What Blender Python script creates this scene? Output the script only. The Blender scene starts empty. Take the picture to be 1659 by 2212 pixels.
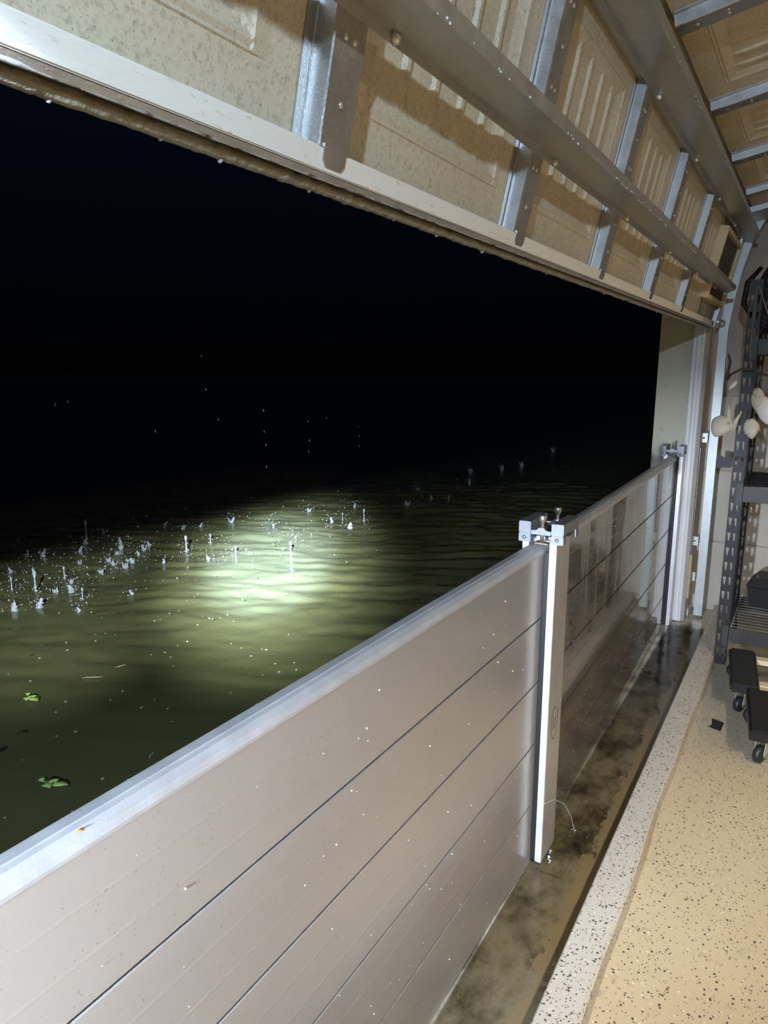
import bpy, bmesh, math, random
from mathutils import Vector, Matrix, noise
random.seed(7)
S = bpy.context.scene
COL = S.collection
R = math.radians

# ------------------------------------------------------------------ camera
cd = bpy.data.cameras.new('camera')
cd.sensor_fit = 'HORIZONTAL'; cd.sensor_width = 36.0; cd.lens = 1533.0 / 1659.0 * 36.0
cd.clip_start = 0.02; cd.clip_end = 400
cam = bpy.data.objects.new('camera', cd); COL.objects.link(cam)
yaw, pit, rol = 0.5414, 0.2001, 0.0006
fw = Vector((math.cos(yaw)*math.cos(pit), math.sin(yaw)*math.cos(pit), -math.sin(pit)))
rt = Vector((math.sin(yaw), -math.cos(yaw), 0)); up = rt.cross(fw)
rt, up = rt*math.cos(rol) + up*math.sin(rol), up*math.cos(rol) - rt*math.sin(rol)
CAM = Vector((0, -0.6232, 1.5193))
m = Matrix((rt, up, -fw)).transposed().to_4x4(); m.translation = CAM
cam.matrix_world = m
S.camera = cam
# ------------------------------------------------------------------ world, exposure
S.view_settings.view_transform = 'Standard'; S.view_settings.look = 'None'
S.view_settings.exposure = 0.0; S.view_settings.gamma = 1.0
S.view_settings.use_curve_mapping = False
W = bpy.data.worlds.new('night'); S.world = W; W.use_nodes = True
wt = W.node_tree; wb = wt.nodes['Background']; wb.inputs[1].default_value = 1.0
wc = wt.nodes.new('ShaderNodeTexCoord'); wx = wt.nodes.new('ShaderNodeSeparateXYZ'); wr_ = wt.nodes.new('ShaderNodeValToRGB')
wt.links.new(wc.outputs['Generated'], wx.inputs[0]); wt.links.new(wx.outputs[2], wr_.inputs[0]); wt.links.new(wr_.outputs[0], wb.inputs[0])
wr_.color_ramp.elements[0].position = 0.02; wr_.color_ramp.elements[0].color = (0.00035, 0.00045, 0.0007, 1)
wr_.color_ramp.elements[1].position = 0.45; wr_.color_ramp.elements[1].color = (0.0014, 0.0024, 0.0075, 1)
# ------------------------------------------------------------------ lights
def light(name, kind, loc, energy, color, target=None, **kw):
    d = bpy.data.lights.new(name, kind); d.energy = energy; d.color = color
    for k, v in kw.items(): setattr(d, k, v)
    o = bpy.data.objects.new(name, d); COL.objects.link(o); o.location = loc
    if target is not None:
        o.rotation_euler = (Vector(target) - Vector(loc)).to_track_quat('-Z', 'Y').to_euler()
    return o
TORCH = (-0.70, -0.75, 2.02)                       # the hand torch held up beside the photographer
HOT = (2.55, 1.54, 0.6)
light('torch_ring', 'SPOT', TORCH, 4500, (0.60, 0.74, 1.0), HOT, spot_size=R(15.5), spot_blend=1.0, shadow_soft_size=0.03)
light('torch_core', 'SPOT', TORCH, 21000, (0.34, 0.50, 1.0), HOT, spot_size=R(10), spot_blend=1.0, shadow_soft_size=0.03)
light('torch_flood', 'SPOT', TORCH, 800, (0.72, 0.86, 1.0), (1.85, 2.05, 0.6), spot_size=R(20), spot_blend=1.0, shadow_soft_size=0.03)
light('torch_corona', 'SPOT', TORCH, 1700, (0.70, 0.88, 1.0), (2.35, 1.33, 0.6), spot_size=R(18), spot_blend=1.0, shadow_soft_size=0.035)
light('torch_spill', 'SPOT', TORCH, 145, (0.52, 0.74, 1.0), (1.6, 0.6, 1.1), spot_size=R(150), spot_blend=0.5, shadow_soft_size=0.025)
# a second cool hand lamp, held low and shining along the barrier
light('low_lamp', 'SPOT', (-0.75, -0.125, 1.15), 690, (0.70, 0.81, 1.0), (3.0, -0.085, 0.24), spot_size=R(38), spot_blend=0.75, shadow_soft_size=0.03)
light('ceiling_lamp_near', 'AREA', (0.9, -2.15, 2.78), 88, (1.0, 0.88, 0.70), (0.9, -1.7, 0), shape='RECTANGLE', size=1.1, size_y=0.14)
light('ceiling_lamp_deep', 'AREA', (2.6, -3.9, 2.78), 40, (1.0, 0.88, 0.70), (2.6, -3.4, 0), shape='RECTANGLE', size=1.1, size_y=0.14)

# ------------------------------------------------------------------ material helpers
def mat(name, col=(.5,.5,.5), rough=.5, metal=0.0, **kw):
    m = bpy.data.materials.new(name); m.use_nodes = True
    b = m.node_tree.nodes['Principled BSDF']
    b.inputs['Base Color'].default_value = (*col, 1); b.inputs['Roughness'].default_value = rough
    b.inputs['Metallic'].default_value = metal
    for k, v in kw.items(): b.inputs[k].default_value = v
    return m
class NT:
    def __init__(s, m): s.m = m; s.t = m.node_tree; s.b = s.t.nodes['Principled BSDF']
    def n(s, typ, **kw):
        x = s.t.nodes.new(typ)
        for k, v in kw.items():
            if k in x.inputs: x.inputs[k].default_value = v
            else: setattr(x, k, v)
        return x
    def l(s, a, b): s.t.links.new(a, b)
    def coord(s, scale=(1,1,1), kind='Object'):
        c = s.n('ShaderNodeTexCoord'); mp = s.n('ShaderNodeMapping'); mp.inputs['Scale'].default_value = scale
        if kind == 'World':
            g = s.n('ShaderNodeNewGeometry'); s.l(g.outputs['Position'], mp.inputs[0])
        else: s.l(c.outputs[kind], mp.inputs[0])
        return mp.outputs[0]
    def noise(s, v, scale, detail=4, rough=.55):
        x = s.n('ShaderNodeTexNoise', Scale=scale, Detail=detail, Roughness=rough); s.l(v, x.inputs['Vector']); return x.outputs['Fac']
    def ramp(s, f, stops):
        x = s.n('ShaderNodeValToRGB'); e = x.color_ramp.elements
        while len(e) < len(stops): e.new(.5)
        for i, (p, c) in enumerate(stops):
            e[i].position = p; e[i].color = (*c, 1) if len(c) == 3 else c
        s.l(f, x.inputs[0]); return x.outputs[0]
    def g(s, f, a, b): return s.ramp(f, [(a, (0,0,0)), (b, (1,1,1))])
    def mix(s, f, a, b):
        x = s.n('ShaderNodeMix', data_type='RGBA')
        if isinstance(f, float): x.inputs[0].default_value = f
        else: s.l(f, x.inputs[0])
        for i, v in ((6, a), (7, b)):
            if isinstance(v, tuple): x.inputs[i].default_value = (*v, 1)
            else: s.l(v, x.inputs[i])
        return x.outputs[2]
    def math(s, op, a, b=None):
        x = s.n('ShaderNodeMath', operation=op)
        for i, v in ((0, a), (1, b)):
            if v is None: continue
            if isinstance(v, (int, float)): x.inputs[i].default_value = v
            else: s.l(v, x.inputs[i])
        return x.outputs[0]
    def bump(s, h, strength=.3, dist=.005):
        x = s.n('ShaderNodeBump', Strength=strength, Distance=dist); s.l(h, x.inputs['Height']); s.l(x.outputs[0], s.b.inputs['Normal'])
    def col(s, c): s.l(c, s.b.inputs['Base Color'])
    def rough(s, f, a, b):
        x = s.n('ShaderNodeMapRange'); x.inputs['To Min'].default_value = a; x.inputs['To Max'].default_value = b
        s.l(f, x.inputs[0]); s.l(x.outputs[0], s.b.inputs['Roughness'])

def m_cream():
    m = mat('aged cream door paint', rough=.55); t = NT(m); v = t.coord(kind='World')
    n1 = t.noise(v, 9); n2 = t.noise(v, 130, 5, .7); n3 = t.noise(v, 420, 3, .6)
    base = t.mix(n1, (.49,.425,.30), (.59,.52,.385))
    base = t.mix(t.math('MULTIPLY', t.g(n2, .50, .66), .75), base, (.33,.28,.19))
    base = t.mix(t.g(n3, .64, .70), base, (.16,.12,.07))
    # hairline cracks in the paint
    w = t.n('ShaderNodeTexVoronoi', feature='DISTANCE_TO_EDGE', Scale=7.0)
    d = t.n('ShaderNodeVectorMath', operation='ADD'); nn = t.n('ShaderNodeTexNoise', Scale=14.0, Detail=5)
    t.l(v, nn.inputs['Vector']); t.l(v, d.inputs[0]); t.l(nn.outputs['Color'], d.inputs[1]); t.l(d.outputs[0], w.inputs['Vector'])
    crack = t.g(w.outputs['Distance'], .004, .010)
    mask = t.g(t.noise(v, 5), .55, .6)
    f = t.math('MULTIPLY', t.math('SUBTRACT', 1.0, crack), mask)
    t.col(t.mix(f, base, (.10,.08,.05))); t.bump(n2, .25, .002); t.rough(n1, .42, .65)
    return m
def m_strip():
    m = mat('white door lip paint', rough=.65, **{'Specular IOR Level': .2}); t = NT(m); v = t.coord((2,10,10), 'World')
    n = t.noise(v, 18, 6, .7)
    t.col(t.mix(t.g(n, .60, .72), (.76,.74,.67), (.45,.39,.30))); t.bump(n, .3, .002); return m
def m_steel(name='galvanised steel', c=(.50,.50,.48), r=.38, metal=.9, spots=.5):
    m = mat(name, c, r, metal); t = NT(m); v = t.coord(kind='World')
    n1 = t.noise(v, 22, 5); n2 = t.noise(v, 260, 3, .7)
    base = t.mix(n1, tuple(x*.75 for x in c), tuple(min(1,x*1.25) for x in c))
    base = t.mix(t.math('MULTIPLY', t.g(n2, .58, .68), spots), base, (.75,.75,.72))
    t.col(base); t.rough(n1, r-.1, r+.15); t.bump(n2, .18, .002); return m
def m_rust():
    m = mat('rusted steel lip', rough=.6, metal=.5); t = NT(m); v = t.coord(kind='World'); n = t.noise(v, 30, 6, .7)
    t.col(t.mix(t.g(n, .50, .60), (.42,.43,.42), (.12,.055,.03))); t.bump(n, .5, .003); return m
def m_rubber(name, c, r=.6, bumpy=0):
    m = mat(name, c, r); t = NT(m); v = t.coord(kind='World'); n = t.noise(v, 60, 5, .6)
    t.col(t.mix(n, tuple(x*.6 for x in c), tuple(x*1.35 for x in c)))
    if bumpy: t.bump(n, bumpy, .006)
    return m
def m_plank(wet=False):
    m = mat('wet beige aluminium' if wet else 'satin beige aluminium', rough=.2, metal=.5); t = NT(m)
    v = t.coord((1,1,1), 'World'); vs = t.coord((26,26,2.2), 'World')
    n1 = t.noise(v, 3.0); n2 = t.noise(vs, 1.0, 4, .6); n3 = t.noise(v, 220, 2)
    base = t.mix(n1, (.47,.435,.40), (.54,.50,.465))
    base = t.mix(t.g(n3, .70, .74), base, (.30,.26,.22))
    if wet:                                         # runs of water down the face
        run = t.g(t.noise(t.coord((9,9,1.1), 'World'), 1.0, 3, .55), .44, .50)
        gz = t.n('ShaderNodeNewGeometry'); sz = t.n('ShaderNodeSeparateXYZ'); t.l(gz.outputs['Position'], sz.inputs[0])
        run = t.math('MAXIMUM', run, t.math('SUBTRACT', 1.0, t.g(sz.outputs[2], .45, .75)))
        base = t.mix(run, (.40,.365,.32), (.27,.245,.212)); t.rough(run, .24, .06)
    else: t.rough(n1, .21, .27)
    t.col(base); t.bump(t.noise(t.coord((14,14,1.6), 'World'), 1.0, 2), .06 if wet else .012, .004)
    return m
def m_floor():
    m = mat('flaked garage floor coating', rough=.45); t = NT(m); v = t.coord(kind='World')
    n1 = t.noise(v, 2.2, 6, .6); n2 = t.noise(v, 14, 6, .65)
    base = t.mix(n1, (.42,.335,.20), (.52,.42,.27))
    base = t.mix(t.g(n2, .60, .72), base, (.34,.27,.17))
    g = t.n('ShaderNodeNewGeometry'); sx = t.n('ShaderNodeSeparateXYZ'); t.l(g.outputs['Position'], sx.inputs[0])
    worn = t.g(t.math('ADD', t.math('MULTIPLY', sx.outputs[0], .25), t.math('MULTIPLY', n1, .25)), .80, .98)   # trodden dull patch by the rack
    return flakes(t, v, t.mix(worn, base, (.34,.30,.23)), m, 125, .15)
def flakes(t, v, base, m, sc, dens):
    for k, (s, dn, c) in enumerate(((sc, dens, (.055,.045,.035)), (sc*1.7, dens*.8, (.09,.075,.055)), (sc*1.25, dens*.28, (.66,.58,.44)))):
        sp = t.n('ShaderNodeTexVoronoi', Scale=s, Randomness=1.0)
        o = t.n('ShaderNodeVectorMath', operation='ADD'); o.inputs[1].default_value = (k*3.7, k*1.3, 0)
        t.l(v, o.inputs[0]); t.l(o.outputs[0], sp.inputs['Vector'])
        sep = t.n('ShaderNodeSeparateColor'); t.l(sp.outputs['Color'], sep.inputs[0])
        pick = t.math('LESS_THAN', sep.outputs[0], dn)
        size = t.math('LESS_THAN', sp.outputs['Distance'], t.math('ADD', .18, t.math('MULTIPLY', sep.outputs[1], .30)))
        base = t.mix(t.math('MULTIPLY', pick, size), base, c)
    t.col(base); t.bump(t.noise(v, 60, 4), .12, .003); return m
def m_curb():
    m = mat('flaked curb coating', rough=.5); t = NT(m); v = t.coord(kind='World')
    n1 = t.noise(v, 5, 5)
    base = t.mix(n1, (.43,.385,.315), (.51,.46,.385))
    return flakes(t, v, base, m, 125, .26)
def m_wet():
    m = mat('wet stained concrete', rough=.12); t = NT(m); v = t.coord((1,1.5,1), 'World')
    n1 = t.noise(v, 7, 6, .62); n2 = t.noise(v, 2.2, 3)
    f = t.math('ADD', t.math('MULTIPLY', n1, .6), t.math('MULTIPLY', n2, .4))
    c = t.ramp(f, [(.36, (.06,.052,.038)), (.44, (.15,.135,.10)), (.50, (.30,.28,.22)), (.57, (.46,.44,.37)), (.70, (.24,.215,.16))])
    # crust of old tan coating along the curb
    g = t.n('ShaderNodeNewGeometry'); s = t.n('ShaderNodeSeparateXYZ'); t.l(g.outputs['Position'], s.inputs[0])
    edge = t.math('ADD', t.math('MULTIPLY', s.outputs[1], -3.0), t.math('MULTIPLY', t.noise(t.coord((1.3,3,1), 'World'), 4.5, 6, .65), .5))
    c = t.mix(t.g(edge, .685, .70), c, (.50,.44,.32))
    t.col(c); t.bump(t.math('ADD', t.math('MULTIPLY', n1, .5), t.math('MULTIPLY', t.g(edge, .675, .71), .4)), .25, .006)
    t.rough(n2, .06, .28); return m
def m_block(name, c1, c2, stain):
    m = mat(name, rough=.6); t = NT(m); v = t.coord(kind='World'); n1 = t.noise(v, 4, 5); n2 = t.noise(v, 16, 6, .65)
    b = t.mix(n1, c1, c2); t.col(t.mix(t.g(n2, .58, .70), b, stain)); t.bump(t.noise(v, 60, 5), .25, .004); return m
def m_trim():
    m = mat('white painted trim wood', rough=.45); t = NT(m); n = t.noise(t.coord((30,30,3), 'World'), 1.0, 5)
    t.col(t.mix(n, (.62,.60,.57), (.86,.85,.83))); t.bump(n, .25, .003); return m
def m_wood(name, a, b, sc=(6,6,60)):
    m = mat(name, rough=.6); t = NT(m); n = t.noise(t.coord(sc, 'World'), 1.0, 5, .6)
    t.col(t.mix(n, a, b)); t.bump(n, .3, .002); return m
def m_black(name='black powder coated steel', c=(.020,.019,.019), r=.45):
    m = mat(name, c, r); m.node_tree.nodes['Principled BSDF'].inputs['Specular IOR Level'].default_value = .3; t = NT(m); n = t.noise(t.coord(kind='World'), 40, 4)
    t.col(t.mix(n, tuple(x*.75 for x in c), tuple(x*1.35 for x in c))); t.rough(n, r-.08, r+.12); return m
def m_water():
    m = mat('murky green floodwater', (.10,.10,.028), .22); t = NT(m); b = t.b
    b.inputs['IOR'].default_value = 1.33
    v = t.coord(kind='World'); n = t.noise(v, 1.5, 3)
    t.col(t.mix(n, (.118,.113,.043), (.148,.139,.056)))
    t.bump(t.noise(v, 38, 4), .22, .006); return m
def m_drop():
    m = mat('clear water drops', (.92,.96,.95), .06, IOR=1.33); m.node_tree.nodes['Principled BSDF'].inputs['Transmission Weight'].default_value = .60
    t = NT(m); t.rough(t.noise(t.coord(kind='World'), 200, 2), .03, .12); return m
def m_puddle():
    m = bpy.data.materials.new('thin water film'); m.use_nodes = True; t = NT.__new__(NT); t.m = m; t.t = m.node_tree
    t.t.nodes.clear()
    o = t.n('ShaderNodeOutputMaterial'); mx = t.n('ShaderNodeMixShader'); tr = t.n('ShaderNodeBsdfTransparent'); gl = t.n('ShaderNodeBsdfGlossy')
    fr = t.n('ShaderNodeFresnel', IOR=1.33); tr.inputs[0].default_value = (.86,.84,.78,1); gl.inputs['Roughness'].default_value = .04
    bp_ = t.n('ShaderNodeBump', Strength=.35, Distance=.006); t.l(t.noise(t.coord(kind='World'), 16, 3), bp_.inputs['Height'])
    t.l(bp_.outputs[0], gl.inputs['Normal']); t.l(bp_.outputs[0], fr.inputs['Normal'])
    t.l(fr.outputs[0], mx.inputs[0]); t.l(tr.outputs[0], mx.inputs[1]); t.l(gl.outputs[0], mx.inputs[2]); t.l(mx.outputs[0], o.inputs[0])
    return m
def m_leaf():
    m = mat('fresh green leaf', rough=.4); t = NT(m); n = t.noise(t.coord(kind='World'), 60, 3)
    t.col(t.mix(n, (.58,.80,.18), (.70,.90,.30))); return m
def m_bag():
    m = mat('dark floral nylon', rough=.6); t = NT(m); v = t.coord(kind='World'); n = t.noise(v, 28, 3)
    c = t.mix(t.g(n, .56, .62), (.012,.013,.022), (.14,.05,.075)); t.col(t.mix(t.g(t.noise(v, 60, 2), .66, .70), c, (.20,.17,.19))); return m
M = dict(cream=m_cream(), strip=m_strip(), steel=m_steel(), stile=m_steel('bright galvanised stile', (.42,.415,.40), .36, .95, .6), track=m_steel('pale galvanised track', (.52,.55,.53), .42, .6, .4),
  rust=m_rust(), rustbrown=m_rubber('dark rusty channel', (.075,.058,.045), .6), seal=m_rubber('wet bottom seal rubber', (.27,.255,.20), .35, .9), black=m_rubber('black rubber', (.012,.012,.012), .5),
  plank=m_plank(), plankwet=m_plank(True), cap=m_steel('pale alloy cap', (.62,.63,.64), .40, .55, .3), alloy=m_steel('extruded alloy post', (.74,.74,.75), .38, .45, .15), tan=m_steel('satin beige post face', (.54,.51,.46), .32, .4, .1),
  cast=m_steel('cast grey alloy', (.27,.28,.29), .5, .7, .3), nickel=m_steel('nickel bolt', (.70,.66,.58), .3, .95, .1), brass=m_wood('yellow brown pad', (.30,.24,.12), (.42,.36,.22)),
  floor=m_floor(), curb=m_curb(), wet=m_wet(), block=m_block('painted block wall', (.42,.38,.30), (.52,.47,.38), (.34,.30,.23)), stucco=m_block('pale yellow jamb plaster', (.50,.47,.33), (.60,.56,.42), (.42,.40,.30)),
  facing=m_block('grey beige pier plaster', (.40,.37,.34), (.47,.44,.40), (.33,.30,.27)), dry=m_block('beige painted drywall', (.36,.31,.26), (.42,.37,.31), (.34,.29,.25)), ceil=m_block('off white ceiling paint', (.58,.54,.46), (.64,.60,.52), (.55,.50,.43)),
  trim=m_trim(), wood=m_wood('pale pine', (.56,.46,.27), (.70,.60,.38)), jambwood=m_wood('brown jamb board', (.28,.24,.19), (.38,.33,.27)), shutter=m_wood('dark brown panel', (.035,.025,.016), (.075,.055,.035), (60,60,5)),
  rack=m_black(), shelf=m_black('dark brown grey steel', (.040,.037,.033), .4), crate=m_black('matt black plastic', (.012,.012,.012), .5), carpet=m_black('black carpet', (.016,.016,.016), .9), pad=m_black('glossy black rubber pad', (.010,.009,.008), .3),
  wire=m_steel('grey wire', (.40,.39,.37), .4, .6, .1), caster=m_steel('zinc caster fork', (.62,.62,.58), .35, .8, .2), water=m_water(), drop=m_drop(), puddle=m_puddle(), leaf=m_leaf(),
  stem=m_wood('pale stem', (.40,.42,.14), (.5,.5,.2)), twig=m_wood('dry straw', (.45,.38,.18), (.60,.52,.28)), darktwig=m_wood('dark wet leaf', (.012,.010,.008), (.03,.024,.018)), drift=m_wood('dark driftwood', (.045,.028,.018), (.10,.062,.04), (30,30,30)),
  shell=m_block('sun bleached shell', (.56,.49,.36), (.70,.64,.52), (.33,.25,.15)), shellw=m_block('white shell', (.78,.74,.66), (.88,.85,.78), (.6,.5,.4)), twine=m_wood('twine', (.35,.28,.18), (.5,.42,.3)),
  bag=m_bag(), red=m_rubber('red nylon', (.35,.015,.03), .5), bottle=m_rubber('smoky grey plastic', (.10,.10,.10), .2), rustspot=mat('orange rust', (.55,.25,.07), .7), ink=mat('black marker ink', (.02,.018,.016), .5), speck=m_wood('floating specks', (.55,.55,.40), (.75,.75,.62)))

# ------------------------------------------------------------------ mesh helpers
class MB:
    def __init__(s): s.v = []; s.f = []; s.sm = []
    def add(s, vs, fs, smooth=False):
        b = len(s.v); s.v += [tuple(v) for v in vs]; s.f += [tuple(i+b for i in f) for f in fs]; s.sm += [smooth]*len(fs); return s
    def box(s, x0, x1, y0, y1, z0, z1):
        vs = [(x,y,z) for x in (x0,x1) for y in (y0,y1) for z in (z0,z1)]
        return s.add(vs, [(0,1,3,2),(4,6,7,5),(0,4,5,1),(2,3,7,6),(0,2,6,4),(1,5,7,3)])
    def prism(s, prof, a, b, axis='x', smooth=False):
        n = len(prof)
        f = {'x': lambda t,p: (t,p[0],p[1]), 'y': lambda t,p: (p[0],t,p[1]), 'z': lambda t,p: (p[0],p[1],t)}[axis]
        vs = [f(a,p) for p in prof] + [f(b,p) for p in prof]
        fs = [(i,(i+1)%n,(i+1)%n+n,i+n) for i in range(n)]
        s.add(vs, fs, smooth); s.add(vs, [tuple(range(n))[::-1], tuple(range(n,2*n))]); return s
    def tube(s, path, r, n=8, smooth=True, cap=True):
        P = [Vector(p) for p in path]; rs = r if isinstance(r, (list,tuple)) else [r]*len(P)
        vs = []; u0 = None
        for i, p in enumerate(P):
            t = (P[min(i+1,len(P)-1)] - P[max(i-1,0)]).normalized()
            if u0 is None: u0 = t.orthogonal().normalized()
            u0 = (u0 - t*u0.dot(t)).normalized() if (u0 - t*u0.dot(t)).length > 1e-5 else t.orthogonal().normalized()
            w = t.cross(u0)
            for k in range(n):
                a = 2*math.pi*k/n; vs.append(p + (u0*math.cos(a) + w*math.sin(a))*rs[i])
        fs = [(i*n+k, i*n+(k+1)%n, (i+1)*n+(k+1)%n, (i+1)*n+k) for i in range(len(P)-1) for k in range(n)]
        s.add(vs, fs, smooth)
        if cap: s.add(vs[:n], [tuple(range(n))[::-1]]); s.add(vs[-n:], [tuple(range(n))])
        return s
    def lathe(s, prof, c=(0,0,0), n=14, axis='z'):
        c = Vector(c); path = []; rs = []
        d = {'x': Vector((1,0,0)), 'y': Vector((0,1,0)), 'z': Vector((0,0,1))}[axis]
        e1 = {'x': Vector((0,1,0)), 'y': Vector((0,0,1)), 'z': Vector((1,0,0))}[axis]; e2 = d.cross(e1)
        vs = [c + d*h + (e1*math.cos(2*math.pi*k/n) + e2*math.sin(2*math.pi*k/n))*max(r,1e-5) for r, h in prof for k in range(n)]
        fs = [(i*n+k, i*n+(k+1)%n, (i+1)*n+(k+1)%n, (i+1)*n+k) for i in range(len(prof)-1) for k in range(n)]
        s.add(vs, fs, True); s.add(vs[:n], [tuple(range(n))[::-1]]); s.add(vs[-n:], [tuple(range(n))]); return s
    def ball(s, c, r, n=8, sz=1.0):
        pr = [(r*math.sin(math.pi*i/n), -r*sz*math.cos(math.pi*i/n)) for i in range(n+1)]
        return s.lathe(pr, c, n+2)
    def plate(s, x0, y_pts, zs, fn): pass
    def mesh(s, name):
        me = bpy.data.meshes.new(name); me.from_pydata(s.v, [], s.f)
        me.polygons.foreach_set('use_smooth', s.sm); me.update(); return me
    def build(s, name, m, parent=None, bevel=0.0, label=None, seg=2):
        me = s.mesh(name); me.materials.append(M[m])
        if bevel:
            bm = bmesh.new(); bm.from_mesh(me); bmesh.ops.remove_doubles(bm, verts=bm.verts, dist=1e-6)
            es = [e for e in bm.edges if len(e.link_faces) == 2 and e.calc_face_angle(0) > .5]
            bmesh.ops.bevel(bm, geom=es, offset=bevel, segments=seg, affect='EDGES', clamp_overlap=True)
            bm.to_mesh(me); bm.free()
        else:
            bm = bmesh.new(); bm.from_mesh(me); bmesh.ops.remove_doubles(bm, verts=bm.verts, dist=1e-6); bmesh.ops.recalc_face_normals(bm, faces=bm.faces); bm.to_mesh(me); bm.free()
        o = bpy.data.objects.new(name, me); COL.objects.link(o)
        if parent: o.parent = parent
        if label: o['label'] = label
        return o
def tag(o, label=None, cat=None, group=None, kind=None):
    for k, v in (('label', label), ('category', cat), ('group', group), ('kind', kind)):
        if v: o[k] = v
    return o
def thing(name, label, cat, loc=(0,0,0), rot=(0,0,0), group=None, kind=None):
    o = bpy.data.objects.new(name, None); COL.objects.link(o); o.location = loc; o.rotation_euler = rot
    o.empty_display_size = .05
    return tag(o, label, cat, group, kind)
def put(o, parent, loc=(0,0,0)):                     # another copy of a part (shared mesh) under a parent
    c = o.copy(); COL.objects.link(c); c.parent = parent; c.location = loc; return c

# ================================================================== SETTING
tag(MB().box(-1.6, 4.8, -5.5, -.30, -.12, 0).build('floor', 'floor'), 'tan garage floor scattered with dark and white flakes', kind='structure')
tag(MB().box(-.9, 4.8, -.31, .40, -.13, -.002).build('floor', 'wet'), 'wet stained concrete sill between barrier and speckled curb', kind='structure')
# speckled curb with a slightly wavy room-side edge
mb = MB(); xs = [-1.58 + i*.06 for i in range(107)]
vs = []
for x in xs:
    w = .004*math.sin(x*3.1) + .003*math.sin(x*8.3+1)
    vs += [(x, -.2085, -.002), (x, -.2085, .040), (x, -.2125, .044), (x, -.296+w, .045), (x, -.304+w, .038), (x, -.310+w*1.3, .0)]
fs = [(i*6+k, i*6+(k+1)%6, i*6+6+(k+1)%6, i*6+6+k) for i in range(len(xs)-1) for k in range(6)]
mb.add(vs, fs); mb.add(vs[:6], [(5,4,3,2,1,0)]); mb.add(vs[-6:], [(0,1,2,3,4,5)])
tag(mb.build('trim_1', 'curb'), 'low speckled curb running along the wet strip', kind='structure')
tag(MB().box(-1.7, 4.95, -5.5, -.06, 2.92, 3.0).build('ceiling', 'ceil'), kind='structure')
tag(MB().box(-1.7, 4.95, -5.6, -5.5, -.1, 3.0).build('wall_back', 'dry'), kind='structure')
tag(MB().box(-1.7, -1.6, -5.5, -.06, -.1, 3.0).build('wall_left', 'dry'), kind='structure')
wr = tag(MB().box(4.812, 4.95, -5.5, .2, -.1, 3.0).build('wall_right', 'dry'), 'painted block side wall behind the rack', kind='structure')
zz = [0.0, .452, .905, 1.357]
for i in range(3):                                   # block courses of the far wall, joints recessed
    for j in range(4):
        y1 = -.06 - j*1.22 + (0 if i % 2 else 0); y0 = y1 - 1.215
        MB().box(4.8, 4.813, y0, y1, zz[i] + .003, zz[i+1] - .006).build('block', 'block', wr, .002)
MB().box(4.803, 4.813, -5.4, -.06, 1.357, 2.92).build('upper_facing', 'dry', wr)
# front wall: pier right of the opening, pier left of it, header above
wf = tag(MB().box(4.5, 4.812, -.06, .195, -.12, 3.0).build('wall_front', 'stucco'), 'pale plastered pier at the far end of the opening', kind='structure')
MB().box(-1.7, -.66, -.06, .195, -.12, 3.0).build('pier', 'stucco', wf)
MB().box(-.66, 4.5, -.03, .195, 2.34, 3.0).build('header', 'stucco', wf)
MB().box(4.5, 4.800, -.064, -.0601, .0, 2.9).build('inner_facing', 'facing', wf)
# white moulded trim down the jamb (fluted), brown jamb board behind it
prof = [(4.5,.012),(4.47,.012),(4.466,.006),(4.466,-.008),(4.470,-.011),(4.463,-.016),(4.463,-.032),(4.468,-.036),(4.464,-.040),(4.464,-.048),(4.472,-.053),(4.5,-.053)]
tag(MB().prism(prof, .004, 2.3, 'z').build('trim_2', 'trim'), 'white fluted trim board down the far jamb', kind='structure')
tag(MB().box(4.472, 4.4995, -.072, -.0535, .02, 2.25).build('trim_3', 'jambwood'), 'bare brown board edge beside the white trim', kind='structure')
mb = MB(); mb.prism([(4.497,-.0535),(4.481,-.076),(4.478,-.0795),(4.492,-.0855)], .15, .42, 'z')
tag(mb.build('trim_4', 'wood', None, .002), 'splintered pale wood strip peeling from the jamb', kind='structure')
tag(MB().box(4.60, 4.80, -.075, -.06, .0, .045).build('baseboard_right', 'trim'), kind='structure')

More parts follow.
